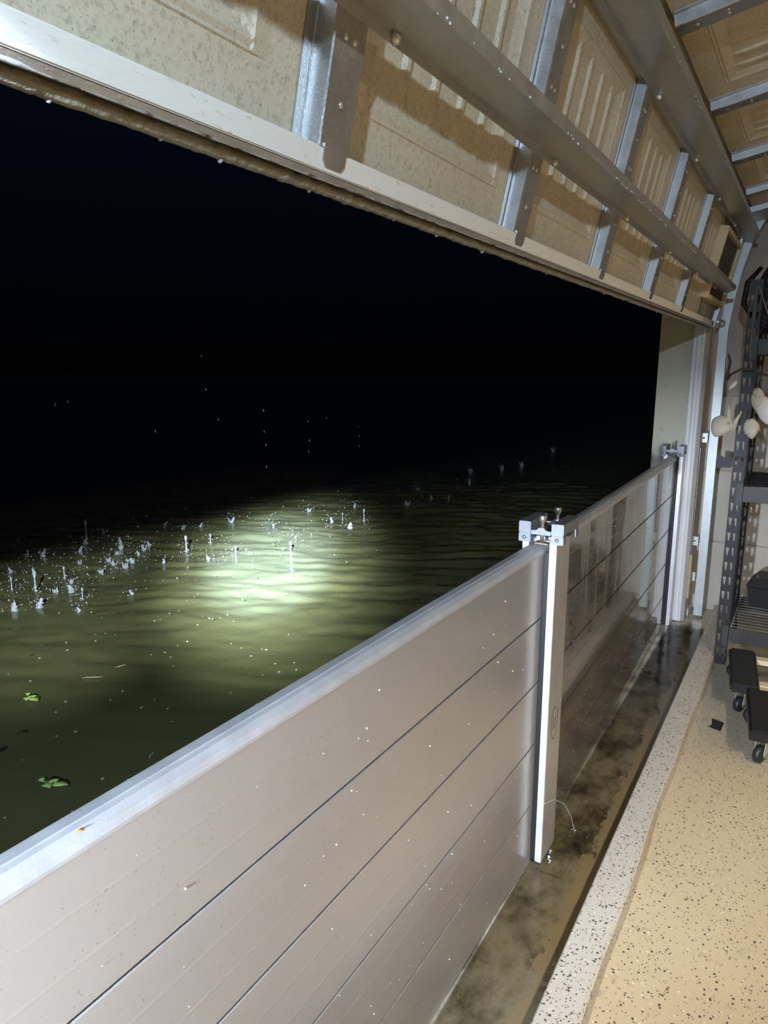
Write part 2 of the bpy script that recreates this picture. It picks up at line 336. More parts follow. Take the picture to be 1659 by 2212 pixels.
# ================================================================== GARAGE DOOR
A1 = math.atan2(.12, .555); A2 = R(90 - 10.7)
door = thing('door_1', 'half open cream sectional garage door with steel struts seen from inside', None, (1.9, -.1, 1.745), kind='structure')
def section(o_loc, rot):
    e = MB().box(-.70, 4.57, .047, .052, .0, .545).build('door_section', 'cream', door)   # outer sheet
    e.location = Vector(o_loc) - door.location; e.rotation_euler = (rot, 0, 0); return e
SX = [-.49, .143, .778, 1.397, 2.012, 2.664, 3.312, 3.945]      # right edges of the stiles
def panel_mesh():
    # one pressed panel, from stile centre to stile centre: x from 0 (right edge of left stile), u up the section
    W0, W1 = -.035, .605; ribs = (.15, .235, .322, .405)
    def line(lo, hi, feats, step):
        s_ = {round(lo,4), round(hi,4)} | {round(f,4) for f in feats}; k = lo
        while k < hi: s_.add(round(k,4)); k += step
        return sorted(s_)
    fx = [.062,.066,.070,.078,.090,.452,.464,.472,.476,.480]
    for r in ribs: fx += [r-.011, r-.0045, r+.0045, r+.011]
    xs = line(W0, W1, fx, .03); us = line(.026, .545, [.084,.088,.092,.098,.102,.106,.112,.122,.135,.150,.395,.402,.412,.420,.428,.432], .03)
    sm = lambda a,b,t: min(1,max(0,(t-a)/(b-a)))
    def off(x, u):
        o = .030
        inx = min(sm(.066,.090,x), 1-sm(.452,.476,x)); inu = min(sm(.102,.122,u), 1-sm(.402,.420,u)); d = min(inx, inu)
        o += .008*d
        for r in ribs:                              # tapered ribs standing proud of the pressed field
            if .105 < u < .42:
                h = max(0, min(1, (.011-abs(x-r))/.0065)) * min(sm(.108,.150,u), 1-sm(.395,.418,u))
                o -= .0055*h*d
        if (abs(x-.063) < .0015 or abs(x-.479) < .002) and .086 < u < .432: o -= .0025
        if (abs(u-.088) < .001 or abs(u-.0975) < .001 or abs(u-.4285) < .001) and .062 < x < .480: o -= .0025
        return o
    mb = MB(); n = len(us)
    mb.add([(x, off(x,u), u) for x in xs for u in us], [(i*n+j, (i+1)*n+j, (i+1)*n+j+1, i*n+j+1) for i in range(len(xs)-1) for j in range(n-1)])
    return mb
def stile_mesh(tab):
    mb = MB(); w = .062
    # C channel: flange on the skin, side, front face with screw bumps, side, flange
    z0, z1 = (.012 if tab else .03), .541
    pr = [(-w-.016,.0295),(-w-.016,.028),(-w-.0015,.028),(-w,.0265),(-w,.002),(-w+.002,0),(-.002,0),(0,.002),(0,.0265),(.0015,.028),(.012,.028),(.012,.0295)]
    mb.prism(pr, z0+(.014 if tab else 0), z1, 'z')
    if tab:
        mb.prism([(-w+.009, .030),(-w+.009,.013),(-w+.016,.006),(-.016,.006),(-.009,.013),(-.009,.030)], -.0018, .0012, 'y')
    return mb
def screws_mesh():
    mb = MB()
    for k in range(7):
        for x in ((-.022,-.040) if k % 2 else (-.031,)):
            mb.lathe([(.0001,-.0022),(.0030,-.0018),(.0042,0),(.0045,.0005)], (x, .0, .075+k*.067), 8, 'y')
    return mb
P0 = None
for si, (loc, rot) in enumerate((((0,-.1,1.745), A1), ((0,-.22,2.300), A2), ((0,-.765,2.404), R(90)), ((0,-1.315,2.404), R(90)))):
    sec = section(loc, rot)
    for k, x in enumerate(SX):
        if si == 0 and k == 0:
            P0 = panel_mesh().build('panel', 'cream', sec); P0.location = (x, 0, 0)
            T0 = stile_mesh(True).build('stile', 'stile', sec); T0.location = (x, 0, 0)
            N0 = screws_mesh().build('rivet', 'caster', sec); N0.location = (x, 0, 0)
            continue
        if k == 7 and si < 1:
            MB().prism([(3.945,.0305),(4.57,.0305),(4.57,.0300),(3.945,.0300)], .026, .545, 'z').build('panel', 'cream', sec)
        else: put(P0, sec, (x, .0004*(k % 2), 0))
        if si == 0 and k == 7: continue
        if si == 1 and k == 0:
            T1 = stile_mesh(False).build('stile', 'stile', sec); T1.location = (x, 0, 0)
        else: put(T0 if si == 0 else T1, sec, (x, 0, 0))
        if si < 2: put(N0, sec, (x, 0, 0))
    # end stile, top rail
    MB().box(4.475 if si == 0 else 4.30, 4.57, .002, .030, .0 if si else .03, .541).build('end_stile', 'steel', sec, .002)
    if si == 0:
        mb = MB().box(-.70, 4.30, 0, .031, 0, .0262); mb.build('bottom_lip', 'strip', sec, .0015)
        # retainer: steel lip, rusted channel, ragged rubber seal
        lip = MB().prism([(.0002,-.0012),(.0022,-.0012),(.0022,-.0085),(.0002,-.0085)], -.70, 4.42).build('retainer_lip', 'steel', sec)
        pth = []; rs = []
        for i in range(640):
            x = -.70 + i*.008; nz = noise.noise(Vector((x*16, 4, 0))) + .6*noise.noise(Vector((x*50, 9, 0)))
            pth.append((x, .0010, -.0085 + .0006*nz)); rs.append(max(.0007, .0012 + .0018*nz))
        MB().tube(pth, rs, 6).build('rust_edge', 'rust', lip, label='rust flaking off the lower edge of the retainer')
        MB().prism([(.0024,-.002),(.044,-.002),(.044,-.0085),(.0024,-.0085)], -.70, 4.42).build('retainer_channel', 'rustbrown', sec)
        mb = MB(); pth = []; rs = []
        for i in range(1020):
            x = -.70 + i*.005; nz = noise.noise(Vector((x*14, 0, 0))); n2 = noise.noise(Vector((x*55, 3, 0))); n3 = noise.noise(Vector((x*130, 6, 0)))
            pth.append((x, .0185 + .0015*nz, -.0145 + .0012*n2)); rs.append(.0078 + .0014*nz + .0020*n2 + .0016*n3)
        mb.tube(pth, rs, 10).build('bottom_seal', 'seal', sec)
        mb = MB()
        for x in (.405,.60,1.075,1.36,.81,.95,1.60,1.9,2.1,2.6,1.27,3.1,.52,.72,2.35,2.9):
            r_ = random.uniform(.75, 1.15); mb.lathe([(.0001,-.0068*r_),(.0022*r_,-.0060*r_),(.0034*r_,-.0035*r_),(.0032*r_,-.0005),(.0045*r_,.003)], (x+random.uniform(-.02,.02), .0185, -.0185), 8)
        d = mb.build('hanging_drops', 'drop', sec); d['kind'] = 'stuff'
    if si < 2:
        pu = (.178, .470) if si == 0 else ()
        for q, u in enumerate(pu):                   # wide steel struts standing off the section
            xe = 4.05 if q == 0 else 4.32
            pr = [(.0,-.013),(-.0018,-.013),(-.0018,-.0005),(-.088,-.0005),(-.090,.0015),(-.090,.019),(-.0882,.019),(-.0882,.0017),(.0,.0017)]
            mb = MB().prism([(a, b+u) for a, b in pr], -.70, xe)
            # tapered far end
            o = mb.build('strut', 'steel', sec)
            MB().add([(xe,-.090,u),(xe,-.0018,u),(xe+.30,-.0018,u),(xe+.30,-.02,u),(xe,-.090,u+.003),(xe,-.0018,u+.003),(xe+.30,-.0018,u+.003),(xe+.30,-.02,u+.003)],
                     [(0,1,2,3),(7,6,5,4),(0,3,7,4),(1,5,6,2),(3,2,6,7),(0,4,5,1)]).build('strut_end', 'steel', o)
            mb = MB()
            for x in SX[1:]:
                mb.lathe([(.0001,-.009),(.006,-.0075),(.0078,-.003),(.0082,0)], (x-.018+.07, -.0018, u-.006), 8, 'y')
            mb.build('bolt_heads', 'caster', o)
            mb = MB()
            for k in range(70):
                x = random.uniform(.3, 4.2); mb.ball((x, -.090+random.uniform(-.001,.001), u-.001+random.uniform(0,.004)), random.uniform(.0007,.0019), 5)
            d = mb.build('clinging_drops', 'drop', o); d['kind'] = 'stuff'
    if si == 0:
        MB().box(-.70, 4.5, -.001, .03, .47, .545).build('top_rail', 'steel', sec, .001)
        # shallow wooden box frame round a dark panel at the far end
        X0, X1, U0, U1 = 3.80, 4.46, .108, .432
        f = MB().box(X0, X0+.020, -.010, .040, U0, U1).build('window_frame', 'wood', sec, .001)
        MB().box(X1-.02, X1, -.010, .040, U0, U1).build('frame_board', 'wood', f, .001)
        MB().box(X0+.0205, X1-.0205, -.010, .040, U1-.02, U1).build('frame_board', 'wood', f, .001)
        MB().box(X0+.0205, X1-.0205, -.010, .040, U0, U0+.02).build('frame_board', 'wood', f, .001)
        MB().box(X0+.02, X1-.02, .010, .028, U0+.02, U1-.02).build('dark_panel', 'shutter', f)
        # bottom corner bracket with roller
        br = MB().box(4.36, 4.55, -.006, .000, .0, .10).build('corner_bracket', 'steel', sec, .001)
        MB().tube([(4.40,-.012,.028),(4.585,-.012,.028)], .006, 8).build('roller_stem', 'caster', br)
        MB().lathe([(.004,-.014),(.022,-.012),(.017,0),(.022,.012),(.004,.014)], (4.592,-.012,.028), 14, 'x').build('roller', 'caster', br)
# ------------------------------------------------------------------ vertical track with brackets and curve
trk = thing('door_track', 'galvanised vertical door track curving up to the ceiling beside white trim', 'track', (4.6, -.13, .015))
def track_profile():
    return [(.0,.024),(.0,-.024),(.012,-.027),(.028,-.024),(.028,-.022),(.012,-.025),(.002,-.022),(.002,.022),(.024,.022),(.024,.024)]
pth = [(0, 0, 0, 1)]
_p = [(0,0),(0,.6),(0,1.2),(0,1.72),(-.02,1.90),(-.045,2.05),(-.085,2.20),(-.14,2.32),(-.22,2.41),(-.32,2.455),(-.45,2.47),(-1.0,2.47),(-1.9,2.47)]
path = []
for i, p in enumerate(_p):
    a_, b_ = _p[max(0,i-1)], _p[min(len(_p)-1,i+1)]
    path.append((p, math.atan2(-(b_[0]-a_[0]), b_[1]-a_[1])))
mb = MB(); pr = track_profile(); n = len(pr); vs = []
for (y, z), a in path:
    for (px, py) in pr: vs.append((px-.004, y + py*math.cos(a), z + py*math.sin(a)))
fs = [(i*n+k, i*n+(k+1)%n, (i+1)*n+(k+1)%n, (i+1)*n+k) for i in range(len(path)-1) for k in range(n)]
mb.add(vs, fs); mb.add(vs[:n], [tuple(range(n))[::-1]]); mb.add(vs[-n:], [tuple(range(n))])
mb.build('rail', 'track', trk)
for z in (1.10, .47, .245):
    b = MB().prism([(.020,.030),(-.008,.0295),(-.010,.032),(-.010,.070),(-.006,.070),(-.006,.036),(.020,.034)], z-.028, z+.028, 'z').build('bracket', 'track', trk, .0008)
    MB().lathe([(.0001,-.005),(.006,-.004),(.007,0)], (-.0095, .052, z), 8, 'x').build('bolt', 'steel', b)
tag(MB().prism([(4.545,-.0725),(4.5205,-.0725),(4.5205,-.0645),(4.545,-.0645)], .05, 1.06, 'z').build('trim_5', 'steel'), 'grey steel edge strip between jamb board and track', kind='structure')

# ================================================================== FLOOD BARRIER
PT = .2
def plank_prof(top):
    p = [(.0,.007)]
    for c in (.066, .133): p += [(.0,c-.003),(-.00016,c-.001),(-.00016,c+.001),(.0,c+.003)]
    if top: p += [(.0,.198),(.045,.198),(.045,.007)]
    else: p += [(.0,.2),(.012,.2),(.014,.204),(.030,.204),(.032,.2),(.045,.2),(.045,.007)]
    return p
words = ['bottom', 'fourth', 'third', 'second', 'top']
def bay(origin, ang, x0, x1, where, extra):
    for k in range(5):
        top = k == 4
        lab = {'bottom': f'lowest satin beige aluminium flood plank of the {where}, standing on the wet sill', 'top': f'topmost satin beige flood plank of the {where} with pale rounded cap'}.get(words[k], f'{words[k]} satin beige flood plank from the top in the {where}')
        t = thing('flood_plank', lab, 'barrier plank', (*origin, k*PT), (0,0,ang), 'flood planks of the ' + where)
        MB().prism(plank_prof(top), x0, x1).build('panel', 'plankwet' if 'far' in where else 'plank', t)
        MB().box(x0+.002, x1-.002, .011, .041, .0, .0069).build('gasket', 'black', t)
        if top:
            MB().prism([(-.002,.198),(-.0025,.204),(.001,.213),(.010,.2215),(.0165,.2235),(.0172,.2222),(.0185,.2222),(.019,.2245),(.036,.2245),(.0375,.2225),(.044,.216),(.0475,.205),(.0475,.198)], x0, x1).build('cap', 'cap', t, label='pale rounded cap with a groove')
            if 'near' in where: MB().lathe([(.0001,.0006),(.003,.0005),(.0042,.0001),(.0044,0)], (-1.50, .0075, .2196), 10).build('rust_spot', 'rustspot', t, label='small round orange rust spot on the cap')
bay((1.925, 0), -.0111, -2.57, .045, 'near bay', '')
b2 = math.atan2(.0293, 4.3598-2.055)
bay((2.055, .0), b2, -.045, 2.40, 'far bay', '')
# central post
def post(loc, label, far):
    t = thing('barrier_post', label, 'barrier post', loc)
    # H section: web, outer flange, inner flange (room side)
    if not far:
        MB().prism([(.053,-.015),(.053,.047),(.003,.047),(.003,.066),(.132,.066),(.132,.047),(.077,.047),(.077,-.015),(.132,-.015),(.132,-.0155),(.003,-.0155),(.003,-.015)], .0, 1.035, 'z').build('channel', 'alloy', t)
        MB().box(.003, .132, -.036, -.0157, .0, 1.035).build('inner_flange', 'tan', t, .0015)
        MB().box(-.0005, .0028, -.0355, -.0160, .004, 1.03).build('edge_strip', 'alloy', t, .0005, 'bare alloy edge lit bluish white')
        for x in ((.004, .013), (.122, .131)): MB().box(*x, -.0148, -.0012, .002, 1.0).build('rubber_seal', 'black', t)
        MB().prism([(-.03,-.11),(.16,-.11),(.16,-.0365),(-.03,-.0365)], -.0015, .0032, 'z').build('base_plate', 'wet', t, .001)
        # hand drawn mark: a V in a ring
        cx, cz = .064, .455; ring = [(cx + .030*math.cos(a)*(1+.04*math.sin(3*a)), -.0362, cz + .052*math.sin(a) + .004*math.cos(2*a)) for a in [2*math.pi*i/26 for i in range(27)]]
        mk = MB().tube(ring, .0009, 5); mk.tube([(cx-.012,-.0362,cz+.024),(cx-.006,-.0362,cz-.024),(cx+.016,-.0362,cz+.010)], .0009, 5)
        mk.build('marker_sign', 'ink', t, label='hand drawn V inside a ring')
    else:
        MB().prism([(.140,-.0175),(.140,.088),(.0,.088),(.0,.068),(.112,.068),(.112,.006),(.112,-.0175)], .0, 1.03, 'z').build('channel', 'alloy', t)
        MB().box(.0, .112, -.0175, .003, .0, 1.03).build('inner_flange', 'alloy', t, .001)
        MB().box(.001, .010, .0032, .0195, .002, 1.0).build('rubber_seal', 'black', t)
        MB().box(.112, .14, .0, .01, .2, .21).build('screw_plate', 'steel', t)
    return t
post((1.927, 0, 0), 'middle alloy post of the flood barrier with ring drawn on its face', False)
post((4.357, .012, 0), 'white alloy end channel of the barrier on the far jamb', True)
def clamp(loc, label, mid):
    c = thing('barrier_clamp', label, 'clamp', loc)
    L = .146 if mid else .135; x0 = -.007
    def jaw(y0, y1, s):
        mb = MB().box(x0, L, y0, y1, .012, .046)
        ys = (y0, y1); lo, hi = min(ys), max(ys)
        mb.box(x0, x0+.030, lo, hi, -.014, .0118); mb.box(L-.03, L, lo, hi, -.014, .0118)
        j = mb.build('jaw', 'cast', c, .002)
        for zz_ in (.000,): MB().lathe([(.0001,-.004),(.0045,-.003),(.006,0)], (x0-.0002, (y0+y1)/2, zz_), 8, 'x').build('screw', 'steel', j)
        return j
    jaw(-.056, -.020, -1); jaw(.040, .076, 1)
    MB().prism([(-.0195,.010),(.0395,.010),(.0395,.022),(.022,.024),(.016,.031),(.002,.031),(-.004,.024),(-.0195,.022)], x0+.001, x0+.016).build('bridge', 'cast', c, .001)
    bx = [x0+.0085]
    if mid:
        MB().prism([(-.0195,.010),(.0395,.010),(.0395,.022),(.022,.024),(.016,.031),(.002,.031),(-.004,.024),(-.0195,.022)], L-.016, L-.001).build('bridge', 'cast', c, .001)
        bx.append(L-.0085)
    for k, x in enumerate(bx):
        y = .008
        b = MB().lathe([(.0055,-.012),(.0055,.044)], (x, y, 0), 12).build('bolt', 'nickel', c)
        if mid:
            MB().lathe([(.004,.040),(.007,.045),(.0085,.050),(.0105,.052),(.0108,.064),(.0095,.067),(.0001,.0672)], (x, y, 0), 14).build('knob', 'nickel', b)
        else:
            MB().lathe([(.0055,.044),(.0055,.064),(.0001,.0645)], (x+.012, y, 0), 10).build('bolt', 'steel', c)
        MB().box(x-.012, x+.014, y-.022, y+.020, -.0165, -.0125).build('pressure_pad', 'brass', b, .002)
    return c
clamp((1.927, 0, 1.042), 'grey cast clamp with two nickel knobs on the middle post', True)
clamp((4.355, .048, 1.034), 'dark grey clamp bracket on the far jamb channel', False)

# beads of water on the planks
def beads(org, ang, x0, x1, nb, name, lab):
    mb = MB(); ca, sa = math.cos(ang), math.sin(ang)
    for i in range(nb):
        x = random.uniform(x0, x1); z = random.uniform(.03, .95); r = random.choice((.0007,.0009,.0012,.0016))
        z += .0
        c = (org[0] + x*ca + .0008*sa, org[1] + x*sa - .0012, z)
        mb.ball(c, r, 5, 1.25)
    tag(mb.build(name, 'drop'), lab, 'water', kind='stuff')
beads((1.925, 0), -.0111, -1.5, -.05, 110, 'water_beads', 'tiny water beads clinging to the near planks')
beads((2.055, 0), b2, .1, 2.25, 260, 'water_beads', 'tiny water beads clinging to the far planks')

# ================================================================== WATER OUTSIDE
ZW = .60
def wave(x, y):
    # small wind ripples, crests lying across the view
    a = x*.857 + y*.5155; b = x*.5155 - y*.857
    w = noise.noise(Vector((x*1.3, y*1.3, .3)))*.10 + noise.noise(Vector((x*3.1, y*3.1, 2.3)))*.035
    n1 = noise.noise(Vector(((a+w)*8.5, b*3.0, 1.7))); n2 = noise.noise(Vector(((a+w)*17, b*6.5, 3.7))); n3 = noise.noise(Vector((a*3.5, b*1.6, 7.7))); n4 = noise.noise(Vector((a*30, b*15, 9.1)))
    h = .0066*(1-2*abs(n1)) + .0044*(1-2*abs(n2)) + .008*n3 + .0009*n4 + .0014*math.sin((a+w)*44 + b*3)
    d = min(1, max(.10, (math.hypot(x-.3, y+.2) - 1.0)/1.2))
    return h*d
xs = [-.655 + i*.019 for i in range(330)]; ys = [.075 + j*.019 for j in range(172)]
mb = MB(); n = len(ys)
vs = [(x, y, ZW + wave(x, y)) for x in xs for y in ys]
fs = [(i*n+j, (i+1)*n+j, (i+1)*n+j+1, i*n+j+1) for i in range(len(xs)-1) for j in range(n-1) if not (ys[j] < .2 and xs[i+1] > 4.355)]
mb.add(vs, fs, True)
X1, Y1 = xs[-1], ys[-1]
def far_patch(x0, x1, y0, y1, nx, ny):
    v = [(x0+(x1-x0)*i/nx, y0+(y1-y0)*j/ny, ZW - .003) for i in range(nx+1) for j in range(ny+1)]
    mb.add(v, [(i*(ny+1)+j, (i+1)*(ny+1)+j, (i+1)*(ny+1)+j+1, i*(ny+1)+j+1) for i in range(nx) for j in range(ny)], True)
far_patch(-30, 90, Y1-.01, 110, 40, 40); far_patch(X1-.01, 90, .20, Y1-.01, 30, 4); far_patch(-30, -.655, .20, Y1-.01, 10, 4)
tag(mb.build('floodwater', 'water'), 'murky olive floodwater held outside the flood barrier', 'water', kind='stuff')

# rain splashes: three shapes, copied about the drip line
def splash_jet():                                     # beaded column with a drop pinching off
    return MB().lathe([(.016,-.004),(.006,.002),(.0030,.010),(.0034,.018),(.0022,.025),(.0030,.033),(.0015,.039),(.0030,.043),(.0052,.049),(.0054,.054),(.0034,.059),(.0001,.061)], (0,0,0), 8)
def splash_crown():                                   # ragged crown rim
    mb = MB(); n = 22; vs = []
    hs = [random.choice((.010,.014,.022,.034,.042)) for _ in range(n)]
    for r0, f, dz in ((.020,0,-.004),(.010,.15,0),(.015,.6,0),(.019,1.0,0),(.0165,.96,0),(.009,.2,.001),(.0001,.05,.001)):
        for k in range(n):
            a = 2*math.pi*k/n; r = r0*(1 + (.35*hs[k]/.04 if f > .5 else 0)); vs.append((r*math.cos(a), r*math.sin(a), hs[k]*f + dz))
    return mb.add(vs, [(i*n+k, i*n+(k+1)%n, (i+1)*n+(k+1)%n, (i+1)*n+k) for i in range(6) for k in range(n)])
def splash_blob():                                    # short fat spurt
    mb = MB(); n, q = 7, 10; vs = []
    for i in range(n+1):
        t = i/n; rr = (.012*(1-t)**.7 + .004*math.sin(t*9)**2)*(1 if t < 1 else .01) + .0004
        for k in range(q):
            a = 2*math.pi*k/q; f = 1 + .5*noise.noise(Vector((math.cos(a)*1.5, math.sin(a)*1.5, t*4))); vs.append((rr*f*math.cos(a) + .006*math.sin(t*5), rr*f*math.sin(a), -.004 + t*.042))
    mb.add(vs, [(i*q+k, i*q+(k+1)%q, (i+1)*q+(k+1)%q, (i+1)*q+k) for i in range(n) for k in range(q)], True); mb.add(vs[:q], [tuple(range(q))[::-1]]); mb.add(vs[-q:], [tuple(range(q))]); return mb
JETS = [(1.87,2.16,'j',1.0),(1.84,2.34,'b',.9),(2.04,2.56,'b',1.2),(1.99,2.48,'j',.8),(1.84,2.07,'c',.8),(1.75,1.95,'b',1.3),(1.68,2.08,'j',1.3),(1.50,1.94,'b',1.2),(1.65,2.2,'j',.9),(1.57,1.88,'b',1.2),(1.79,2.44,'b',.9),(2.0,2.63,'j',.9),
 (2.40,2.72,'j',1.6),(2.33,2.63,'b',1.0),(2.19,2.48,'b',1.0),(2.42,2.47,'b',.9),(2.33,2.35,'c',.9),(2.11,2.13,'c',1.0),(2.15,2.22,'c',.8),(2.18,2.09,'b',1.2),(2.11,2.05,'c',.9),(2.47,2.31,'b',.8),(2.39,2.25,'c',.9),(2.93,2.39,'b',.8),(2.85,2.45,'c',.9),(3.12,2.33,'c',1.3),
 (2.47,2.03,'j',1.5),(2.67,2.06,'j',.9),(2.26,1.96,'b',.8),(2.42,1.83,'c',.6),(2.56,1.78,'j',1.0),(2.72,1.56,'j',1.3),(3.15,2.03,'b',.5),(3.62,2.12,'c',.8),(3.43,1.81,'b',.9),(3.52,1.79,'j',.8),(3.38,1.64,'b',1.2),(3.56,1.66,'j',1.3),(4.12,1.67,'c',1.3),(4.43,1.65,'b',.9),(4.41,1.5,'j',1.0),
 (5.78,1.95,'c',1.7),(6.1,1.78,'c',1.6),(6.45,1.72,'c',1.7),(7.8,1.85,'c',1.4),(1.71,1.99,'c',.8),(1.86,1.71,'b',.9),(2.31,2.2,'b',.8),(2.53,2.75,'b',.8),(2.99,1.74,'b',.6),(1.62,1.72,'b',.7),(1.72,1.83,'j',.8),(2.05,2.3,'c',.7),(2.25,2.28,'c',.8),(3.9,1.95,'b',.9),(4.7,1.9,'c',1.0),(5.2,1.7,'b',1.2),(2.0,2.08,'c',.8),(2.20,2.14,'c',.7),(2.85,2.6,'b',.9)]
proto = {}
GL = {'j': 'slim beaded column of water leaping from the dark floodwater', 'c': 'low ragged crown splash opening on the dark floodwater', 'b': 'short fat spurt of water rising from the dark floodwater'}
GG = {'j': 'beaded splash columns along the drip line', 'c': 'crown splashes along the drip line', 'b': 'short spurts along the drip line'}
for i, (x, y, k, s) in enumerate(JETS):
    if k not in proto:
        o = {'j': splash_jet, 'c': splash_crown, 'b': splash_blob}[k]().build('rain_splash', 'drop'); tag(o, GL[k], 'splash', GG[k]); proto[k] = o
    else:
        o = proto[k].copy(); COL.objects.link(o)
    o.location = (x, y, ZW+.001); s *= .62 if k == 'c' else .85; o.scale = (s, s, s*random.uniform(.85,1.35)); o.rotation_euler = (0, 0, random.uniform(0,6.28))
mb = MB()
for i in range(2300):                                # fine spray between the splashes
    if i < 1900:
        x, y, k, s = random.choice(JETS); g_ = random.choice((.03,.05,.09)); x += random.gauss(0,g_*.8); y += random.gauss(0,g_*.8); z = ZW + .004 + abs(random.gauss(0,g_*.75))
    else: x = random.uniform(1.4,6.5); y = random.uniform(1.1,2.5); z = ZW + .003 + abs(random.gauss(0,.04))
    mb.ball((x, y, z), random.choice((.0008,.001,.0014,.002,.0028)), 4)
tag(mb.build('rain_spray', 'drop'), 'fine spray of droplets over the floodwater', 'water', kind='stuff')
mb = MB()
for (x, y, z) in ((3.18,2.1,1.28),(3.18,2.1,1.16),(3.19,2.1,1.08),(3.6,2.1,1.19),(3.61,2.1,1.07),(3.8,2.1,1.2),(4.18,2.1,1.12),(4.19,2.1,.98),(2.71,2.1,1.58),(2.73,2.1,1.41),(5.7,2.1,1.48),(1.92,2.1,1.38),(1.86,2.1,1.37),(2.38,2.1,1.22),(2.81,2.1,1.25),(4.19,2.1,1.05),(3.6,2.1,1.0),(3.19,2.1,.95)):
    mb.ball((x, y, z), .0035, 5, 2.2)
tag(mb.build('falling_rain', 'drop'), 'single raindrops falling past the open doorway', 'rain', kind='stuff')

# floating debris
def leaf_blade(l, w):
    mb = MB(); n = 7; vs = []
    for i in range(n+1):
        t = i/n; hw = w*math.sin(math.pi*(t**.8))*.5 + .0004; z = .0035*math.sin(math.pi*t)
        vs += [(l*t, -hw, z+.0016), (l*t, 0, z), (l*t, hw, z+.0016), (l*t, 0, z-.0008)]
    for i in range(n):
        a = i*4; mb.add(vs[a:a+8], [(0,1,5,4),(1,2,6,5),(2,3,7,6),(3,0,4,7)], True)
    return mb
def sprig(loc, rz, s, lab):
    t = thing('leaf_sprig', lab, 'leaf', loc, (0,0,rz), 'leaf sprigs on the floodwater')
    MB().tube([(-.022*s,0,.001),(0,.001,.0022),(.026*s,0,.002)], [.0011*s,.0013*s,.0009*s], 6).build('stem', 'stem', t)
    for (x, y, a, l, w) in ((-.004,.001,2.6,.016,.015),(.006,-.002,-.62,.028,.025),(.006,.002,.55,.027,.024),(.020,0,.08,.040,.030)):
        o = leaf_blade(l*s, w*s).build('leaf', 'leaf', t); o.location = (x*s, y*s, .002); o.rotation_euler = (0, 0, a)
sprig((.845,.776, ZW+.003), -1.30, 1.05, 'larger bright green sprig of round leaves floating near the barrier')
sprig((1.083,1.207, ZW+.004), -1.75, .95, 'smaller green leaf sprig floating farther out by the dark water')
for (x, y, a, l, lab, mt) in ((1.262,1.164,-.9,.062,'pale straw floating in the dark water, longer of two','twig'),(1.36,1.16,-.2,.045,'thin slanted pale straw floating farthest out','twig'),(1.053,.665,.45,.030,'short stubby pale straw floating nearest the barrier','twig'),(.872,.994,.2,.05,'dark wet leaf curl floating at the left edge','darktwig'),(1.27,1.47,.3,.04,'dark splinter floating beyond the straws','darktwig'),(.955,1.03,-.2,.028,'small dark leaf flake on the grey water','darktwig'),(1.10,.55,-1.2,.022,'small dark seed near the barrier top','darktwig')):
    t = MB().tube([(-l/2,0,0),(-l/4,.0012,.0006),(l/4,-.0012,.0006),(l/2,.001,0)], [.0009,.0016,.0017,.0008] if mt == 'twig' else [.001,.005,.006,.001], 6).build('floating_twig', mt)
    t.location = (x, y, ZW+.0025); t.rotation_euler = (0, 0, a); tag(t, lab, 'twig')
mb = MB()
for i in range(90):
    x = random.uniform(.55, 1.9); y = random.uniform(.3, 1.5); s = random.choice((.0009,.0012,.0018,.0024)); mb.box(x-s, x+s*1.6, y-s, y+s, ZW+.001+wave(x,y), ZW+.0025+wave(x,y))
tag(mb.build('floating_specks', 'speck'), 'pale specks of debris dotted over the near water', 'debris', kind='stuff')

# ================================================================== WET SILL
mb = MB(); xs = [-.8 + i*.05 for i in range(106)]; ys = [-.205 + j*.034 for j in range(7)]
mb.add([(x, y, .0005 + .0035 + .0006*noise.noise(Vector((x*9,y*9,0)))) for x in xs for y in ys], [(i*7+j, (i+1)*7+j, (i+1)*7+j+1, i*7+j+1) for i in range(len(xs)-1) for j in range(6) if xs[i+1] < 4.45], True)
tag(mb.build('seepage_puddle', 'puddle'), 'thin film of seeped water on the sill between planks and curb', 'water', kind='stuff')
lk = MB().tube([(1.928,-.034,.205),(1.99,-.050,.195),(2.05,-.066,.150),(2.10,-.078,.075),(2.125,-.084,.006)], [.0005,.0006,.0007,.0006,.0010], 6)
lk.ball((2.075,-.072,.115), .0016, 5); lk.ball((2.12,-.088,.02), .002, 5)
for k in range(7): lk.ball((2.12+random.uniform(-.03,.03), -.084+random.uniform(-.02,.02), random.uniform(.006,.03)), random.uniform(.0008,.0018), 5)
tag(lk.build('leak_jet', 'drop'), 'thin jet of water leaking past the middle post onto the sill', 'water')
mb = MB()
for (x, y, s) in ((1.995,-.045,.5),(1.965,-.050,.6),(1.95,-.058,.45)): mb.ball((x, y, .008), .008*s, 6, .7); mb.tube([(x-.012,y,.006),(x,y-.002,.012*s),(x+.018,y+.004,.006)], [.001,.002,.0008], 6)
tag(mb.build('leak_splash', 'drop'), 'bright little splash at the foot of the middle post', 'splash')

